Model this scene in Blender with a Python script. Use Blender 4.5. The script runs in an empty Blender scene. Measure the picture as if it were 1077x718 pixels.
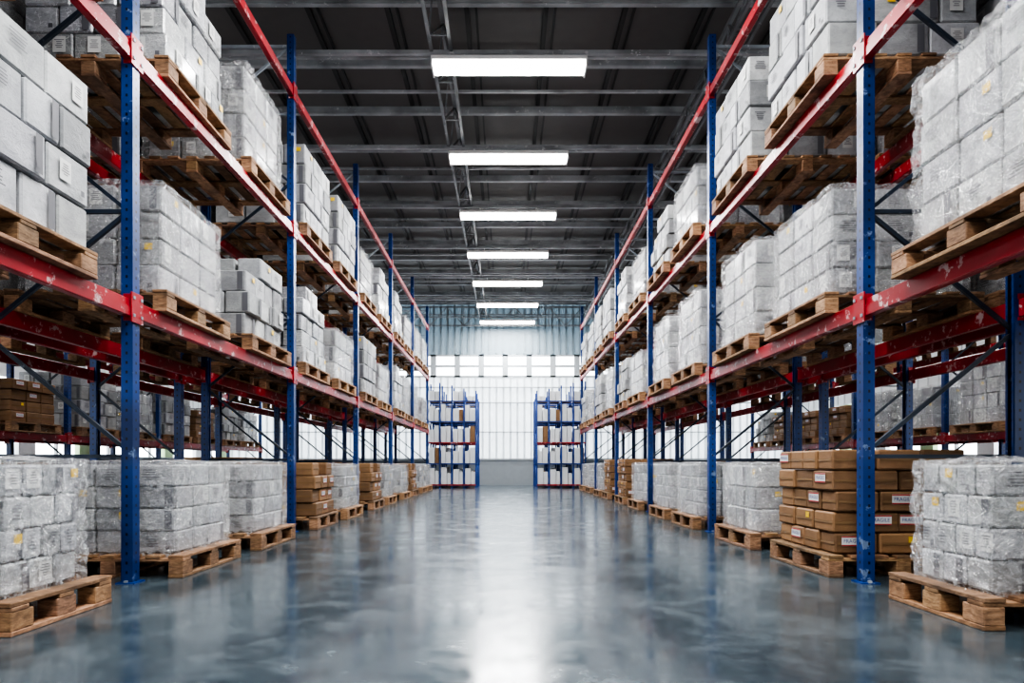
import bpy, math, random
from mathutils import Vector, noise
random.seed(7)
scene = bpy.context.scene
R = random.Random(11)

# ---------------------------------------------------------------- materials
def newmat(name):
    m = bpy.data.materials.new(name); m.use_nodes = True
    nt = m.node_tree; nt.nodes.clear()
    out = nt.nodes.new('ShaderNodeOutputMaterial')
    b = nt.nodes.new('ShaderNodeBsdfPrincipled')
    nt.links.new(b.outputs[0], out.inputs[0])
    return m, nt, b, out
def N(nt, t, **kw):
    n = nt.nodes.new(t)
    for k, v in kw.items():
        if k in n.inputs.keys(): n.inputs[k].default_value = v
        else: setattr(n, k, v)
    return n
def L(nt, a, b): nt.links.new(a, b)
def ramp(nt, src, stops):
    r = nt.nodes.new('ShaderNodeValToRGB')
    e = r.color_ramp.elements
    while len(e) < len(stops): e.new(0.5)
    for i, (p, c) in enumerate(stops):
        e[i].position = p
        e[i].color = (c[0], c[1], c[2], 1) if isinstance(c, tuple) else (c, c, c, 1)
    L(nt, src, r.inputs[0]); return r
def coords(nt, scale=(1, 1, 1)):
    tc = nt.nodes.new('ShaderNodeTexCoord'); mp = nt.nodes.new('ShaderNodeMapping')
    mp.inputs['Scale'].default_value = scale
    L(nt, tc.outputs['Object'], mp.inputs[0]); return mp.outputs[0]
def tex(nt, co, s, det=4, rough=.5, dist=0):
    n = N(nt, 'ShaderNodeTexNoise', Scale=s, Detail=det, Roughness=rough, Distortion=dist)
    L(nt, co, n.inputs['Vector']); return n.outputs['Fac']
def mixc(nt, a, b, fac, mode='MIX'):
    m = nt.nodes.new('ShaderNodeMix'); m.data_type = 'RGBA'; m.blend_type = mode
    for s, i in ((a, 6), (b, 7), (fac, 0)):
        if hasattr(s, 'is_output'): L(nt, s, m.inputs[i])
        else: m.inputs[i].default_value = (*s, 1) if isinstance(s, tuple) else s
    return m.outputs[2]
def bump(nt, b, h, strength=.3, dist=.01):
    n = N(nt, 'ShaderNodeBump', Strength=strength, Distance=dist)
    L(nt, h, n.inputs['Height']); L(nt, n.outputs[0], b.inputs['Normal'])
def attr(nt):
    a = nt.nodes.new('ShaderNodeAttribute'); a.attribute_name = 'Col'; return a.outputs['Color']

def painted(name, col, chip, rough=.38, chipamt=.62, holes=False):
    m, nt, b, o = newmat(name)
    co = coords(nt)
    n1 = tex(nt, co, 9, 6, .7); n2 = tex(nt, co, 2.2, 3)
    base = mixc(nt, col, tuple(c*.45 for c in col), ramp(nt, n2, [(.35, 0.), (.7, 1.)]).outputs[0])
    ch = ramp(nt, n1, [(chipamt, 0.), (chipamt+.04, 1.)]).outputs[0]
    c = mixc(nt, base, chip, ch)
    if holes:
        uv = nt.nodes.new('ShaderNodeUVMap'); sp = nt.nodes.new('ShaderNodeSeparateXYZ')
        L(nt, uv.outputs[0], sp.inputs[0])
        def M(op, a, v=None):
            k = nt.nodes.new('ShaderNodeMath'); k.operation = op; L(nt, a, k.inputs[0])
            if v is not None:
                if hasattr(v, 'is_output'): L(nt, v, k.inputs[1])
                else: k.inputs[1].default_value = v
            return k.outputs[0]
        du = M('ABSOLUTE', M('SUBTRACT', sp.outputs[0], .5))
        mu = M('LESS_THAN', du, .10)
        fv = M('LESS_THAN', M('FRACT', M('DIVIDE', sp.outputs[1], .06)), .30)
        c = mixc(nt, c, (.004, .005, .008), M('MULTIPLY', mu, fv))
    L(nt, c, b.inputs['Base Color'])
    b.inputs['Roughness'].default_value = rough
    bump(nt, b, n1, .15, .004)
    return m
M_blue = painted('blue_upright_paint', (.010, .047, .20), (.15, .21, .33), .33, .61, True)
M_bluep = painted('blue_plate_paint', (.010, .055, .27), (.12, .17, .26), .4, .66)
M_brace = painted('blue_brace_backlit', (.022, .036, .062), (.10, .13, .17), .45, .62)  # backlit shade of the lower braces is put into this dark navy
M_red = painted('red_beam_paint', (.40, .010, .022), (.55, .40, .40), .33, .58)
M_galv = painted('galvanised_steel', (.30, .34, .38), (.42, .45, .48), .4, .6)
M_roofst = painted('roof_steel', (.42, .44, .46), (.52, .53, .54), .4, .6)
M_truss = painted('truss_steel', (.24, .255, .27), (.32, .33, .34), .45, .6)

def wood():
    m, nt, b, o = newmat('pallet_wood')
    co = coords(nt, (6, 6, 22)); n = tex(nt, co, 3, 6, .65, .6)
    co2 = coords(nt); n2 = tex(nt, co2, 4, 3)
    c = ramp(nt, n, [(.25, (.10, .053, .029)), (.5, (.29, .165, .092)), (.75, (.48, .30, .18))]).outputs[0]
    c = mixc(nt, c, (.07, .042, .026), ramp(nt, n2, [(.46, 0.), (.72, .75)]).outputs[0])
    c = mixc(nt, c, attr(nt), 1.0, 'MULTIPLY')
    L(nt, c, b.inputs['Base Color']); b.inputs['Roughness'].default_value = .75
    bump(nt, b, n, .4, .006); return m
M_wood = wood()

def carton(name, c0, c1, rough, bstr, wrapped=False):
    m, nt, b, o = newmat(name)
    co = coords(nt, (1, 1, 1.6)); n = tex(nt, co, 4, 6, .62, .8); nf = tex(nt, co, 22, 5, .68, 1.4)
    c = ramp(nt, n, [(.3, c0), (.68, c1)]).outputs[0]
    if wrapped:
        vo = N(nt, 'ShaderNodeTexVoronoi', Scale=7.0); vo.feature = 'DISTANCE_TO_EDGE'
        dco = nt.nodes.new('ShaderNodeVectorMath'); dco.operation = 'ADD'
        nn = N(nt, 'ShaderNodeTexNoise', Scale=4.0, Detail=4.0); L(nt, co, nn.inputs['Vector'])
        L(nt, co, dco.inputs[0]); L(nt, nn.outputs['Color'], dco.inputs[1]); L(nt, dco.outputs[0], vo.inputs['Vector'])
        cr = ramp(nt, vo.outputs['Distance'], [(0., 1.), (.03, 0.)]).outputs[0]
        c = mixc(nt, c, (.17, .175, .185), ramp(nt, nf, [(.49, 0.), (.72, .65)]).outputs[0])
        c = mixc(nt, c, (.78, .785, .79), cr)
        b.inputs['Coat Weight'].default_value = .6; b.inputs['Coat Roughness'].default_value = .16
    else:
        c = mixc(nt, c, (.20, .205, .215), ramp(nt, nf, [(.50, 0.), (.75, .55)]).outputs[0]) if 'grey' in name else c
    c = mixc(nt, c, attr(nt), 1.0, 'MULTIPLY')
    L(nt, c, b.inputs['Base Color']); b.inputs['Roughness'].default_value = rough
    mm = nt.nodes.new('ShaderNodeMath'); mm.operation = 'ADD'
    L(nt, n, mm.inputs[0]); L(nt, nf, mm.inputs[1])
    bump(nt, b, mm.outputs[0], bstr, .02 if wrapped else .010); return m
M_white = carton('grey_white_carton', (.29, .298, .31), (.54, .548, .558), .42, .50, True)
M_whitep = carton('plain_grey_carton', (.30, .307, .318), (.50, .507, .515), .55, .40)
M_brown = carton('brown_cardboard', (.20, .105, .048), (.29, .162, .078), .7, .12)

def film():
    m, nt, b, o = newmat('stretch_wrap')
    co = coords(nt, (1, 1, 1.5)); n = tex(nt, co, 4.2, 5, .66, 2.6)
    co2 = coords(nt, (1, 1, .5)); n2 = tex(nt, co2, 10, 4, .6, 3.0)
    rid = ramp(nt, n, [(.455, 0.), (.5, 1.), (.54, 0.)]).outputs[0]
    rid2 = ramp(nt, n2, [(.475, 0.), (.5, .8), (.525, 0.)]).outputs[0]
    mx = nt.nodes.new('ShaderNodeMath'); mx.operation = 'MAXIMUM'
    L(nt, rid, mx.inputs[0]); L(nt, rid2, mx.inputs[1])
    mr = N(nt, 'ShaderNodeMapRange'); mr.inputs['To Min'].default_value = .02; mr.inputs['To Max'].default_value = .45
    L(nt, mx.outputs[0], mr.inputs[0])
    b.inputs['Base Color'].default_value = (.84, .85, .87, 1)
    b.inputs['Roughness'].default_value = .12
    b.inputs['Specular IOR Level'].default_value = 1.0
    bump(nt, b, n, 1.0, .06)
    t = nt.nodes.new('ShaderNodeBsdfTransparent'); ms = nt.nodes.new('ShaderNodeMixShader')
    g = nt.nodes.new('ShaderNodeBsdfGlossy'); g.inputs['Roughness'].default_value = .10
    bn = [x for x in nt.nodes if x.type == 'BUMP'][0]; L(nt, bn.outputs[0], g.inputs['Normal'])
    m0 = nt.nodes.new('ShaderNodeMixShader'); m0.inputs[0].default_value = .15
    L(nt, t.outputs[0], m0.inputs[1]); L(nt, g.outputs[0], m0.inputs[2])
    L(nt, mr.outputs[0], ms.inputs[0]); L(nt, m0.outputs[0], ms.inputs[1]); L(nt, b.outputs[0], ms.inputs[2])
    L(nt, ms.outputs[0], o.inputs[0]); return m
M_film = film()

def plain(name, col, rough=.5, metal=0, transl=0):
    m, nt, b, o = newmat(name)
    co = coords(nt); n = tex(nt, co, 6, 4)
    c = mixc(nt, col, tuple(x*.82 for x in col), n)
    L(nt, c, b.inputs['Base Color']); b.inputs['Roughness'].default_value = rough
    b.inputs['Metallic'].default_value = metal
    if transl:
        t = nt.nodes.new('ShaderNodeBsdfTranslucent'); L(nt, c, t.inputs[0])
        ms = nt.nodes.new('ShaderNodeMixShader'); ms.inputs[0].default_value = transl
        L(nt, b.outputs[0], ms.inputs[1]); L(nt, t.outputs[0], ms.inputs[2]); L(nt, ms.outputs[0], o.inputs[0])
    return m
M_yel = plain('yellow_label', (.85, .55, .02))
M_lab = plain('white_label', (.70, .70, .68))
M_dark = plain('print_ink', (.05, .05, .06))
M_ink2 = plain('faded_print_ink', (.13, .13, .145))
M_redi = plain('red_ink', (.45, .03, .03))
M_blui = plain('blue_ink', (.03, .06, .28))
M_tape = plain('packing_tape', (.25, .15, .075), .25)
M_frame = plain('window_frame_paint', (.42, .45, .47))
M_house = plain('lamp_housing', (.8, .8, .8))
def emis(name, col, s):
    m, nt, b, o = newmat(name); b.inputs['Base Color'].default_value = (.9, .9, .9, 1)
    b.inputs['Emission Color'].default_value = (*col, 1); b.inputs['Emission Strength'].default_value = s; return m
M_lamp = emis('lamp_diffuser', (1, .985, .95), 16)

def floor_mat():
    m, nt, b, o = newmat('polished_concrete')
    co = coords(nt); a = tex(nt, co, .7, 6, .64, .7); c2 = tex(nt, co, 2.4, 9, .74, .35); f = tex(nt, co, 16, 6, .72)
    c3 = tex(nt, co, 1.3, 8, .68, .6)
    col = ramp(nt, a, [(.3, (.032, .048, .060)), (.7, (.064, .090, .106))]).outputs[0]
    col = mixc(nt, col, (.145, .178, .198), ramp(nt, c2, [(.49, 0.), (.75, .85)]).outputs[0])
    col = mixc(nt, col, (.020, .030, .040), ramp(nt, c3, [(.50, 0.), (.76, .7)]).outputs[0])
    col = mixc(nt, col, (.022, .031, .039), ramp(nt, f, [(.48, 0.), (.75, .55)]).outputs[0])
    L(nt, col, b.inputs['Base Color'])
    rr = ramp(nt, c2, [(.34, .10), (.70, .29)]).outputs[0]
    L(nt, rr, b.inputs['Roughness'])
    b.inputs['Specular IOR Level'].default_value = .72
    bump(nt, b, c2, .035, .01); return m
M_floor = floor_mat()
M_wall = plain('white_sheet_wall', (.84, .87, .89), .45)
M_walltr = plain('white_sheet_added_translucency', (.90, .92, .935), .45, 0, .58)  # translucency added so outside light brightens the far wall
M_wallblue = plain('pale_blue_sheet', (.42, .50, .55), .4, 0, .4)
M_wallgrey = plain('grey_base_wall', (.28, .305, .325), .6)
M_roof = plain('dark_roof_sheet', (.110, .103, .099), .55)
M_roofrib = plain('dark_roof_rib', (.03, .03, .03), .6)
M_green = plain('pale_green_panel', (.45, .62, .35), .5)

# ---------------------------------------------------------------- mesh builder
class MB:
    def __init__(s): s.v=[]; s.f=[]; s.m=[]; s.c=[]; s.uv=[]; s.mats=[]; s.sm=[]
    def mi(s, mat):
        if mat not in s.mats: s.mats.append(mat)
        return s.mats.index(mat)
    def face(s, pts, mat, col=(1,1,1), uv=None, smooth=False):
        i = len(s.v); s.v.extend(pts); s.f.append(tuple(range(i, i+len(pts))))
        s.m.append(s.mi(mat)); s.c.append(col); s.uv.append(uv or [(0,0)]*len(pts)); s.sm.append(smooth)
    def box(s, c, d, mat, col=(1,1,1), ch=0, rz=0, shade=None):
        cx,cy,cz = c; h = (d[0]/2, d[1]/2, d[2]/2); ca,sa = math.cos(rz), math.sin(rz)
        if ch <= 0:
            P = {}
            for sx in (-1,1):
                for sy in (-1,1):
                    for sz in (-1,1):
                        x,y,z = sx*h[0], sy*h[1], sz*h[2]
                        P[(sx,sy,sz)] = (len(s.v), (x,y,z)); s.v.append((cx+x*ca-y*sa, cy+x*sa+y*ca, cz+z))
            quads = [((1,-1,-1),(1,1,-1),(1,1,1),(1,-1,1),0), ((-1,1,-1),(-1,-1,-1),(-1,-1,1),(-1,1,1),0),
                     ((1,1,-1),(-1,1,-1),(-1,1,1),(1,1,1),1), ((-1,-1,-1),(1,-1,-1),(1,-1,1),(-1,-1,1),1),
                     ((-1,-1,1),(1,-1,1),(1,1,1),(-1,1,1),2), ((-1,1,-1),(1,1,-1),(1,-1,-1),(-1,-1,-1),2)]
            k = s.mi(mat)
            for q in quads:
                s.f.append(tuple(P[p][0] for p in q[:4])); s.m.append(k); s.c.append(col); s.sm.append(False)
                u = []
                for p in q[:4]:
                    x,y,z = P[p][1]
                    if q[4]==0: u.append((y/d[1]+.5, z+cz))
                    elif q[4]==1: u.append((x/d[0]+.5, z+cz))
                    else: u.append((0, 0))
                s.uv.append(u)
            return
        P = {}
        for sx in (-1,1):
            for sy in (-1,1):
                for sz in (-1,1):
                    sg=(sx,sy,sz)
                    for a in range(3):
                        q=[sg[i]*(h[i] if i==a else h[i]-ch) for i in range(3)]
                        P[(sg,a)] = len(s.v); s.v.append((cx+q[0]*ca-q[1]*sa, cy+q[0]*sa+q[1]*ca, cz+q[2]))
        def add(ids):
            p=[Vector(s.v[i]) for i in ids]; n=(p[1]-p[0]).cross(p[2]-p[0]); mid=sum(p,Vector())/len(p)-Vector(c)
            if n.dot(mid)<0: ids=ids[::-1]
            s.f.append(tuple(ids)); s.m.append(s.mi(mat)); s.c.append(col); s.uv.append([(0,0)]*len(ids)); s.sm.append(False)
        for a in range(3):
            o=[i for i in range(3) if i!=a]
            for sg in (-1,1):
                ids=[]
                for (p,q) in ((-1,-1),(1,-1),(1,1),(-1,1)):
                    k=[0,0,0]; k[a]=sg; k[o[0]]=p; k[o[1]]=q; ids.append(P[(tuple(k),a)])
                add(ids)
        for e in range(3):
            o=[i for i in range(3) if i!=e]
            for p in (-1,1):
                for q in (-1,1):
                    k1=[0,0,0]; k1[e]=-1; k1[o[0]]=p; k1[o[1]]=q; k2=list(k1); k2[e]=1
                    k1=tuple(k1); k2=tuple(k2)
                    add([P[(k1,o[0])],P[(k2,o[0])],P[(k2,o[1])],P[(k1,o[1])]])
        for sx in (-1,1):
            for sy in (-1,1):
                for sz in (-1,1):
                    add([P[((sx,sy,sz),a)] for a in range(3)])
    def bar(s, p, q, w, mat, col=(1,1,1)):
        p=Vector(p); q=Vector(q); d=(q-p).normalized()
        up = Vector((0,0,1)) if abs(d.z)<.95 else Vector((1,0,0))
        a=d.cross(up).normalized()*w/2; b=d.cross(a).normalized()*w/2
        r=[a+b, a-b, -a-b, -a+b]
        for i in range(4):
            j=(i+1)%4
            s.face([tuple(p+r[j]),tuple(p+r[i]),tuple(q+r[i]),tuple(q+r[j])], mat, col)
        s.face([tuple(p+x) for x in r], mat, col); s.face([tuple(q+x) for x in r[::-1]], mat, col)
    def mesh(s, name):
        me=bpy.data.meshes.new(name); me.from_pydata(s.v, [], s.f)
        for mt in s.mats: me.materials.append(mt)
        me.polygons.foreach_set('material_index', s.m); me.polygons.foreach_set('use_smooth', s.sm)
        ca=me.color_attributes.new('Col','FLOAT_COLOR','CORNER'); ul=me.uv_layers.new(name='UVMap')
        cc=[]; uu=[]
        for f,c,u in zip(s.f,s.c,s.uv):
            for k in range(len(f)): cc+= [c[0],c[1],c[2],1]; uu+= [u[k][0],u[k][1]]
        ca.data.foreach_set('color',cc); ul.data.foreach_set('uv',uu)
        me.update(); return me
def place(name, me, loc=(0,0,0), rz=0, parent=None):
    o=bpy.data.objects.new(name, me); scene.collection.objects.link(o)
    o.location=loc; o.rotation_euler=(0,0,rz)
    if parent: o.parent=parent
    return o

def text_geo(txt, size):
    cu=bpy.data.curves.new('t','FONT'); cu.body=txt; cu.size=size; cu.align_x='CENTER'; cu.align_y='CENTER'
    cu.resolution_u=2
    ob=bpy.data.objects.new('t',cu); scene.collection.objects.link(ob)
    dg=bpy.context.evaluated_depsgraph_get(); me=ob.evaluated_get(dg).to_mesh()
    V=[tuple(v.co) for v in me.vertices]; F=[tuple(p.vertices) for p in me.polygons]
    bpy.data.objects.remove(ob); return V,F
FRAG=text_geo('FRAGILE', .034)

# ---------------------------------------------------------------- pallets and loads
PH=.15
def pallet(mb, dx, dy, rnd):
    def wc():
        k=rnd.uniform(.6,1.35); return (k, k*rnd.uniform(.93,1.02), k*rnd.uniform(.85,1.0))
    bh=.085
    for x in (-dx/2+.05, 0, dx/2-.05):
        mb.box((x,0,.011),(.10,dy,.022),M_wood,wc(),.003)
        for y in (-dy/2+.075,0,dy/2-.075):
            mb.box((x,y,.022+bh/2-.0),(.098,.145,bh-.001),M_wood,wc(),.004)
    for y in (-dy/2+.06,0,dy/2-.06):
        mb.box((0,y,.022+bh+.010),(dx,.11,.020),M_wood,wc(),.003)
    n=7
    for i in range(n):
        x=-dx/2+.05+(dx-.10)*i/(n-1)
        mb.box((x,0,.022+bh+.020+.0105),(.10,dy+rnd.uniform(-.006,.006),.021),M_wood,wc(),.003)

def decal(mb, side, ctr, w, h, mat, off=.0015):
    nx,ny=side; tx,ty=-ny,nx
    cx,cy,cz=ctr; cx+=nx*off; cy+=ny*off
    pts=[(cx-tx*w/2,cy-ty*w/2,cz-h/2),(cx+tx*w/2,cy+ty*w/2,cz-h/2),(cx+tx*w/2,cy+ty*w/2,cz+h/2),(cx-tx*w/2,cy-ty*w/2,cz+h/2)]
    mb.face(pts,mat)
def decal_text(mb, side, ctr, geo, mat, off):
    nx,ny=side; tx,ty=-ny,nx; V,F=geo
    for f in F:
        mb.face([(ctr[0]+nx*off+tx*V[i][0], ctr[1]+ny*off+ty*V[i][0], ctr[2]+V[i][1]) for i in f], mat)

def film_shell(mb, dx, dy, z0, z1, rnd, amp=.014):
    import bmesh
    bm=bmesh.new(); bmesh.ops.create_cube(bm,size=1)
    bmesh.ops.subdivide_edges(bm,edges=bm.edges[:],cuts=19,use_grid_fill=True)
    sd=rnd.uniform(0,50); H=z1-z0
    bmesh.ops.delete(bm,geom=[f for f in bm.faces if f.calc_center_median().z<-.499],context='FACES')
    bm.normal_update()
    for v in bm.verts:
        n=v.normal.copy()
        p=Vector((v.co.x*(dx+.03), v.co.y*(dy+.03), v.co.z*(H+.01)))
        q=p*7+Vector((sd,sd,sd)); k=noise.noise(q)*.7+abs(noise.noise(q*2.3))*.85
        p+=n*(.006+amp*k*1.3)
        p.z+=(z0+z1)/2+.008
        if v.co.z<-.49: p.z+=-.02+.02*noise.noise(q)
        v.co=p
    for f in bm.faces:
        mb.face([tuple(v.co) for v in f.verts],M_film,smooth=False)
    bm.free()

def load(name, dx, dy, h, nx, ny, nz, kind, seed, wrap=False, ragged=0, inset=.06, plainbox=False, printed=False):
    rnd=random.Random(seed); mb=MB(); pallet(mb,dx,dy,rnd)
    lx=dx-2*inset; ly=dy-2*inset; bx=lx/nx; by=ly/ny; bz=h/nz
    mat=M_brown if kind=='brown' else (M_whitep if plainbox else M_white)
    for k in range(nz):
        ax,ay=(nx,ny) if k%2==0 else (ny,nx)
        if abs(bx-by)<.03: ax,ay=nx,ny
        wx=lx/ax; wy=ly/ay
        J=.006 if wrap else .018
        jx=rnd.uniform(-J,J); jy=rnd.uniform(-J,J)
        for i in range(ax):
            for j in range(ay):
                edge = i in (0,ax-1) or j in (0,ay-1)
                if not edge and k<nz-1: continue
                if k==nz-1 and ragged and rnd.random()<ragged: continue
                jj=.004 if wrap else .009
                x=-lx/2+wx*(i+.5)+jx+rnd.uniform(-jj,jj); y=-ly/2+wy*(j+.5)+jy+rnd.uniform(-jj,jj)
                z=PH+bz*(k+.5)
                g=rnd.uniform(.62,1.17); col=(g,g*rnd.uniform(.985,1.01),g*rnd.uniform(.96,1.03))
                sx,sy,sz=wx-.016,wy-.016,bz-.006
                mb.box((x,y,z),(sx,sy,sz),mat,col,.010,rnd.uniform(-.018,.018) if not wrap else 0)
                sides=[]
                if i==0: sides.append(((-1,0),(x-sx/2,y,z),sy))
                if i==ax-1: sides.append(((1,0),(x+sx/2,y,z),sy))
                if j==0: sides.append(((0,-1),(x,y-sy/2,z),sx))
                if j==ay-1: sides.append(((0,1),(x,y+sy/2,z),sx))
                for sd,ct,w in sides:
                    tx,ty=-sd[1],sd[0]; o0=.004
                    if kind=='brown':
                        decal(mb,sd,(ct[0],ct[1],ct[2]+.0),w*.9,.016,M_tape,o0)
                        r=rnd.random()
                        if r<.24:
                            q=rnd.uniform(-.12,.12)*w; cc=(ct[0]+tx*q,ct[1]+ty*q,ct[2]+bz*.12)
                            decal(mb,sd,cc,.150,.066,M_lab,.005)
                            decal(mb,sd,(cc[0],cc[1],cc[2]+.028),.150,.008,M_redi,.006)
                            decal(mb,sd,(cc[0],cc[1],cc[2]-.028),.150,.008,M_redi,.006)
                            decal_text(mb,sd,(cc[0],cc[1],cc[2]),FRAG,M_blui,.0062)
                        elif r<.36:
                            decal(mb,sd,(ct[0]+tx*w*.25,ct[1]+ty*w*.25,ct[2]+bz*.2),.05,.04,M_yel,.006)
                    else:
                        r=rnd.random()*(.85 if printed else 1)
                        off=.010 if not wrap else .005
                        if r<.14:
                            decal(mb,sd,(ct[0]+tx*w*.22,ct[1]+ty*w*.22,ct[2]+bz*.2),.055,.045,M_yel,off)
                        elif r<.32:
                            q=w*rnd.uniform(-.25,.25); cc=(ct[0]+tx*q,ct[1]+ty*q,ct[2]+bz*.05)
                            decal(mb,sd,cc,.09,min(.11,bz*.6),M_lab,off)
                            for t in range(5):
                                ww=rnd.uniform(.03,.07)
                                decal(mb,sd,(cc[0],cc[1],cc[2]+.03-.013*t),ww,.0045,M_ink2,off+.001)
                        elif r<.60:
                            for t in range(5):
                                ww=w*rnd.uniform(.2,.5)
                                decal(mb,sd,(ct[0]-tx*w*.1,ct[1]-ty*w*.1,ct[2]+bz*.25-.016*t),ww,.0065,M_ink2,off)
                        elif r<.80:
                            decal(mb,sd,(ct[0]+tx*w*.32,ct[1]+ty*w*.32,ct[2]),.05,sz*.86,M_ink2,off)
                        if rnd.random()<.25:
                            decal(mb,sd,(ct[0]+tx*w*.3,ct[1]+ty*w*.3,ct[2]-bz*.25),.03,.03,M_ink2,off+.002)
    if wrap: film_shell(mb,lx,ly,PH,PH+h,rnd,.016 if wrap is True else wrap)
    return mb.mesh(name)

FW=[load('floor_wrapped_a',1.0,1.0,.60,3,3,4,'white',1,True,0,.09),
    load('floor_wrapped_b',1.0,1.0,.58,3,4,4,'white',2,True,0,.07),
    load('floor_wrapped_c',1.0,1.0,.59,3,3,3,'white',3,True,0,.09)]
FS=[load('floor_wrapped_short_a',1.1,.76,.60,4,3,4,'white',4,.024,0,.11),
    load('floor_wrapped_short_b',1.1,.76,.60,4,3,4,'white',5,.026,0,.11)]
FB=[load('floor_brown_a',1.0,1.0,.70,3,4,5,'brown',6,False,.0,.05),
    load('floor_brown_b',1.0,1.0,.62,3,3,4,'brown',7,False,.2,.05)]
UW=[load('upper_a',1.1,1.1,.92,3,4,4,'white',21,False,.0,.02,True,True),
    load('upper_b',1.1,1.1,.74,3,3,4,'white',22,True,.0,.08),
    load('upper_c',1.1,1.1,.95,3,4,5,'white',23,False,.3,.06),
    load('upper_d',1.1,1.1,.68,4,3,3,'white',24,True,.0,.06),
    load('upper_e',1.1,1.1,.80,3,4,4,'white',25,False,.25,.07,True,True),
    load('upper_f',1.1,1.1,.88,3,3,4,'white',26,.03,.0,.10)]
UB=[load('upper_brown',1.1,1.1,.62,3,3,4,'brown',27,False,.15,.06)]

def put(meshes, x, y, z, rnd, flip, idx=None):
    me = meshes[idx] if idx is not None else rnd.choice(meshes)
    br='brown' in me.name
    nm='pallet_of_cardboard_boxes' if br else 'pallet_of_white_cartons'
    return place(nm, me, (x+rnd.uniform(-.015,.015), y+rnd.uniform(-.04,.04), z), (math.pi if flip else 0)+rnd.uniform(-.012,.012))

# ---------------------------------------------------------------- racks
PW=.080; PD=.068
def upright(mb, x, y, H, face):
    w=PW; d=PD; t=.004
    mb.box((x,y,H/2),(t,w,H),M_blue)
    for s in (-1,1):
        mb.box((x-face*(d/2+t/2),y+s*(w/2-t/2),H/2),(d,t,H),M_blue)
        mb.box((x-face*(d+t),y+s*(w/2-.014),H/2),(t,.018,H),M_blue)
    mb.box((x-face*d/2,y,.004),(.12,.13,.008),M_bluep)
    for s in (-1,1): mb.box((x-face*d/2,y+s*.052,.014),(.02,.018,.012),M_galv)
def rack(xf, depth, sgn, ys, H, levels):
    mb=MB(); xb=xf+sgn*depth
    for y in ys:
        upright(mb,xf,y,H,-sgn); upright(mb,xb,y,H,sgn)
        x0=xf+sgn*PD; x1=xb-sgn*PD
        z=.85; k=0
        mb.bar((x0,y,.80),(x1,y,.80),.024,M_brace); mb.bar((x0,y,H-.12),(x1,y,H-.12),.032,M_galv)
        while z+.75<H-.1:
            a,b=(x0,x1) if k%2==0 else (x1,x0)
            mb.bar((a,y,z),(b,y,z+.72),.024,M_brace if z<3.9 else M_galv); z+=.76; k+=1
            if k%3==2: mb.bar((x0,y,z-.02),(x1,y,z-.02),.024,M_brace if z<3.9 else M_galv)
    for z in levels:
        for x,s in ((xf+sgn*.026,-sgn),(xb-sgn*.026,sgn)):
            for i in range(len(ys)-1):
                a,b=ys[i]+PW/2+.002,ys[i+1]-PW/2-.002
                mb.box((x,(a+b)/2,z-.055),(.046,b-a,.11),M_red,(1,1,1),.004)
                mb.box((x+s*.0265,(a+b)/2,z-.078),(.007,b-a-.06,.055),M_red)
            for yy in ys:
                mb.box((x+s*.0335,yy,z-.050),(.010,.135,.19),M_red,(1,1,1),.002)
                for q in (-1,1):
                    mb.box((x+s*.042,yy+q*.045,z+.01),(.007,.018,.018),M_galv)
                    mb.box((x+s*.042,yy+q*.045,z-.10),(.007,.018,.018),M_galv)
                for q in (-1,1):
                    mb.box((x,yy+q*(PW/2+.006),z-.122),(.052,.008,.022),M_red)
                    mb.box((x,yy+q*(PW/2+.006),z+.018),(.052,.008,.034),M_red)
    return place('pallet_rack', mb.mesh('pallet_rack'))

Y0=4.33; BAY=3.25; LV=[1.785,3.40,4.92]; HP=5.50
YS=[Y0+BAY*k for k in range(-1,6)]
XL,XR=2.35,2.245
rack(-XL,1.02,-1,YS,HP,LV); rack(XR,1.02,1,YS,HP,LV)
rack(-3.60,1.0,-1,YS,HP,LV); rack(3.49,1.0,1,YS,HP,LV)
rl=random.Random(5)
for side in (-1,1):
    ff=2.14 if side<0 else 2.13      # aisle edge of floor pallets
    uf=2.30 if side<0 else 2.17      # aisle edge of shelf pallets
    for row in (0,1):
        for b in range(6):
            ys=YS[b]
            for s in (0,1):
                if row==0:
                    if b==0:
                        if s==1: put(FS, side*(ff+.55), ys+2.27+(.10 if side>0 else 0), 0, rl, side>0, 0 if side<0 else 1)
                        else: put(FW, side*(ff+.5), ys+.75, 0, rl, side>0)
                    else:
                        brown = (side<0 and (b,s) in ((2,0),(3,0),(4,1))) or (side>0 and (b,s) in ((1,0),(3,1),(4,0)))
                        put(FB if brown else FW, side*(ff+.5), ys+(.70 if s==0 else 2.10), 0, rl, side>0, (0 if side>0 else 1) if brown else None)
                else:
                    if rl.random()<.9:
                        put(FB if rl.random()<.5 else FW, side*(3.65+.5), ys+(.85 if s==0 else 2.35), 0, rl, side>0)
                for li in (0,1):
                    if row==1 and rl.random()<.08: continue
                    xo = uf+.55 if row==0 else uf+1.10+.04+.55+(.0 if side<0 else .05)
                    if row==0 and b==0 and s==1: idx=0 if side<0 else 5
                    elif row==0 and b==1 and s==0: idx=[1,2][li] if side<0 else [1,0][li]
                    else: idx=None
                    yy=ys+(.86 if s==0 else 2.38)-(.13 if b==0 else 0)
                    put(UW, side*xo, yy, LV[li]+.001, rl, side>0, idx)

YS3=[8.2+2.9*k for k in range(5)]
for side in (-1,1):
    rack(side*7.1,1.0,side,YS3,4.2,[1.22,2.75])
    for b in range(4):
        for s in (0,1):
            y=YS3[b]+(.78 if s==0 else 2.1)
            for z in (1.22,2.75):
                put(UB if rl.random()<.35 else UW, side*7.6, y, z+.001, rl, side>0)
            if rl.random()<.4: put(FB, side*7.6, y, 0, rl, side>0)

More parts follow.
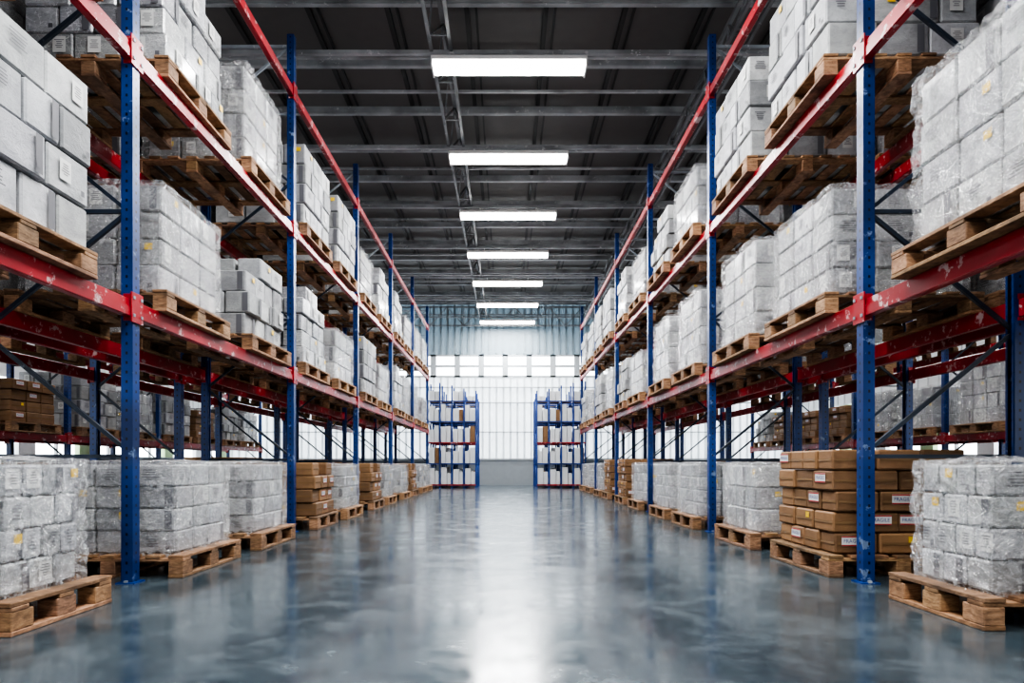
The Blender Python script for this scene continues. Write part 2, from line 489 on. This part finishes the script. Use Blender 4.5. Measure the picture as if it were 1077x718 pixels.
# shelving racks in front of the far wall
M_shelfbox = plain('pale_shelf_carton', (.66, .67, .68), .5)
def end_rack(x0,x1,y0,hs,d=.85):
    mb=MB(); nb=len(hs)-1
    xs=[x0+(x1-x0)*i/nb for i in range(nb+1)]
    lev=[.12,.78,1.44,2.10,2.74]
    rr=random.Random(int(abs(x0)*10)+90+int(y0*7))
    for x,H in zip(xs,hs):
        for yy in (y0,y0+d):
            mb.box((x,yy,H/2),(.045,.045,H),M_bluep); mb.box((x,yy,.004),(.09,.09,.008),M_bluep)
        z=.2;k=0
        while z+.5<H:
            a,b=(y0,y0+d) if k%2==0 else (y0+d,y0)
            mb.bar((x,a,z),(x,b,z+.5),.022,M_bluep); z+=.52;k+=1
    for i in range(nb):
        a,b=sorted((xs[i],xs[i+1])); H=min(hs[i],hs[i+1])
        for z in lev:
            if z>H-.1: continue
            for yy in (y0-.02-.025,y0+d+.02+.025):
                mb.box(((a+b)/2,yy,z-.02),(b-a-.002,.03,.035),M_red if z in (.12,1.44) else M_bluep)
            mb.box(((a+b)/2,y0+d/2,z-.006),(b-a-.05,d-.08,.012),M_wood,(.8,.8,.8))
            if z>2.6 and rr.random()<.3: continue
            x=a+.03
            while x<b-.12:
                w=rr.uniform(.14,.20); w=min(w,b-.03-x); hh=rr.uniform(.34,.54) if z<2.6 else .3
                mb.box((x+w/2,y0+.27,z+hh/2),(w-.012,.5,hh),M_brown if rr.random()<.12 else M_shelfbox,(.8,)*3,.005)
                x+=w
    place('shelving_rack', mb.mesh('shelving_rack'))
for y0,k in ((21.4,0),(22.9,-.12)):
    hs=[3.35+k,3.3+k,3.22+k,3.12+k,3.05+k]
    end_rack(-2.46,-.95,y0,hs); end_rack(2.48,.96,y0,hs)

# ---------------------------------------------------------------- shell
XW=10.0; YF=24.5; YB=-8.0; ZR=6.5
mb=MB(); mb.box((0,(YF+YB)/2,-.05),(2*XW,YF-YB,.1),M_floor); place('floor',mb.mesh('floor'))
mb=MB()
mb.box((0,(YF+YB)/2,ZR+.03),(2*XW,YF-YB,.06),M_roof)
x=-9.5
while x<9.6:
    mb.box((x,(YF+YB)/2,ZR-.02),(.06,YF-YB,.04),M_roofrib); mb.box((x+.12,(YF+YB)/2,ZR-.01),(.03,YF-YB,.02),M_roofrib); x+=1.0
place('ceiling',mb.mesh('ceiling'))
mb=MB(); y=YB+.7
while y<YF-.4:
    mb.box((0,y,ZR-.10),(2*XW-.1,.045,.10),M_roofst); mb.box((0,y+.02,ZR-.156),(2*XW-.1,.07,.010),M_roofst)
    y+=1.3
place('roof_purlins',mb.mesh('roof_purlins'))
def truss_y(x,zt,zb,y0,y1):
    mb=MB()
    for dx in (-.12,.12): mb.bar((x+dx,y0,zb),(x+dx,y1,zb),.040,M_truss)
    mb.bar((x,y0,zt),(x,y1,zt),.05,M_truss)
    y=y0;k=0
    while y+.5<=y1:
        for dx in (-.12,.12):
            a,b=((x+dx,y,zb),(x,y+.5,zt)) if k%2==0 else ((x,y,zt),(x+dx,y+.5,zb))
            mb.bar(a,b,.020,M_truss)
        if k%2==0: mb.bar((x-.12,y,zb),(x+.12,y,zb),.018,M_truss)
        y+=.5;k+=1
    place('roof_truss',mb.mesh('roof_truss'))
for x in (-6.2,-.80,2.8,7.4): truss_y(x,ZR-.22,ZR-.66,YB+.1,YF-.1)
def truss_x(y,zt,zb):
    mb=MB(); mb.bar((-XW+.1,y,zt),(XW-.1,y,zt),.06,M_roofst); mb.bar((-XW+.1,y,zb),(XW-.1,y,zb),.06,M_roofst)
    x=-XW+.1;k=0
    while x+.6<=XW:
        a,b=((x,y,zb),(x+.6,y,zt)) if k%2==0 else ((x,y,zt),(x+.6,y,zb))
        mb.bar(a,b,.035,M_roofst); mb.bar((x,y,zb),(x,y,zt),.03,M_roofst); x+=.6;k+=1
    place('roof_truss',mb.mesh('roof_truss'))
truss_x(YF-.35,ZR-.2,ZR-.85)

# far wall
mb=MB()
zw0,zw1=3.87,4.68
mb.box((0,YF+.06,.45),(2*XW,.12,.9),M_wallgrey)
mb.box((0,YF+.06,(.9+zw0)/2),(2*XW,.04,zw0-.9),M_walltr)
mb.box((0,YF+.06,(zw1+ZR)/2),(2*XW,.04,ZR-zw1),M_wallblue)
x=-XW+.15
while x<XW:
    mb.box((x,YF+.02,(.9+zw0)/2),(.07,.03,zw0-.9-.02),M_walltr); mb.box((x,YF+.02,(zw1+ZR)/2),(.07,.03,ZR-zw1-.06),M_wallblue); x+=.25
for z in (1.9,2.95,3.5): mb.box((0,YF-.03,z),(2*XW,.05,.04),M_frame)
mb.box((0,YF-.01,.93),(2*XW,.06,.06),M_frame)
place('wall_back',mb.mesh('wall_back'))
wn=0; pw=.86
x=-XW+.5
while x+pw<XW-.2:
    wn+=1; mb=MB(); cx=x+pw/2
    mb.box((cx,YF+.05,zw1-.03),(pw,.09,.06),M_frame); mb.box((cx,YF+.05,zw0+.03),(pw,.09,.06),M_frame)
    mb.box((x+.05,YF+.05,(zw0+zw1)/2),(.10,.09,zw1-zw0),M_frame); mb.box((x+pw-.05,YF+.05,(zw0+zw1)/2),(.10,.09,zw1-zw0),M_frame)
    mb.box((cx,YF+.05,zw0+.40),(pw,.06,.08),M_frame)
    place('window_%d'%wn,mb.mesh('window')); x+=pw
mb=MB()
for (a,b) in ((-XW,-XW+.5),(x,XW)): mb.box(((a+b)/2,YF+.06,(zw0+zw1)/2),(b-a,.1,zw1-zw0),M_wall)
place('trim_1',mb.mesh('trim'))
for side,nm in ((-1,'wall_left'),(1,'wall_right')):
    mb=MB(); X=side*(XW+.06); a0,a1=.95,2.5
    mb.box((X,(YF+YB)/2,a0/2),(.12,YF-YB,a0),M_wallgrey)
    mb.box((X,(YF+YB)/2,(a1+ZR)/2),(.12,YF-YB,ZR-a1),M_wall)
    y=YB;k=0
    while y<YF-.1:
        mb.box((X,y+.25,(a0+a1)/2),(.12,.5,a1-a0),M_wall if k%2 else M_green)
        mb.box((X,y+1.25,(a0+a1)/2),(.06,1.5,.05),M_frame); mb.box((X,y+1.25,(a0+a1)/2),(.06,.05,a1-a0),M_frame)
        y+=2.0;k+=1
    y=YB+.2
    while y<YF: mb.box((X-side*.07,y,(a1+ZR)/2),(.04,.07,ZR-a1-.06),M_wall); y+=.4
    place(nm,mb.mesh(nm))
mb=MB(); mb.box((0,YB-.06,ZR/2),(2*XW,.12,ZR),M_wall); place('wall_front',mb.mesh('wall_front'))

# ---------------------------------------------------------------- lamps
def lamp_mesh(w):
    mb=MB()
    mb.box((0,0,.055),(w,.31,.05),M_house,(1,1,1),.008)
    mb.box((0,0,.0),(w-.03,.24,.065),M_lamp,(1,1,1),.02)
    for s in (-1,1):
        mb.box((s*(w/2-.008),0,.010),(.02,.30,.09),M_house)
    for s in (-.55,.55): mb.bar((s,0,.08),(s,0,.17),.02,M_house)
    mb.box((0,0,.10),(.35,.1,.05),M_house)
    return mb.mesh('ceiling_light')
LM=lamp_mesh(1.9)
def lamp(x,y,z,P):
    o=place('ceiling_light',LM,(x,y,z))
    ld=bpy.data.lights.new('lamp_tube','AREA'); ld.shape='RECTANGLE'; ld.size=1.85; ld.size_y=.22; ld.energy=P; ld.color=(.98,.99,1.0)
    lo=bpy.data.objects.new('lamp_tube',ld); scene.collection.objects.link(lo); lo.parent=o; lo.location=(0,0,-.04)
ly=[8.42+2.52*k for k in range(-5,7)]
for y in ly: lamp(.035,y,5.63,160)
for y in ly[::2]:
    for x in (-6.0,6.0): lamp(x,y+.5,5.63,95)  # unseen side aisle rows, added for general fill
mb=MB()
for y in ly:
    mb.bar((-XW,y,5.82),(XW,y,5.82),.05,M_roofst)
    mb.bar((-XW,y+.35,5.98),(XW,y+.35,5.98),.045,M_roofst)
    mb.bar((-XW,y+1.3,6.05),(XW,y+1.3,6.05),.035,M_roofst)
place('lamp_support_rails',mb.mesh('rails'))

# ---------------------------------------------------------------- world
w=bpy.data.worlds.new('World'); scene.world=w; w.use_nodes=True
bg=w.node_tree.nodes['Background']; bg.inputs[0].default_value=(.92,.965,1,1); bg.inputs[1].default_value=5.6

# ---------------------------------------------------------------- camera
cd=bpy.data.cameras.new('camera'); cam=bpy.data.objects.new('camera',cd); scene.collection.objects.link(cam)
cam.location=(0,0,.75); cam.rotation_euler=(math.pi/2,0,0)
cd.sensor_width=36; cd.lens=24; cd.shift_x=6/1077; cd.shift_y=129/1077; cd.clip_start=.05
scene.camera=cam
scene.view_settings.view_transform='AgX'
try: scene.view_settings.look='AgX - High Contrast'
except Exception as e: print(e)
scene.view_settings.exposure=0.05
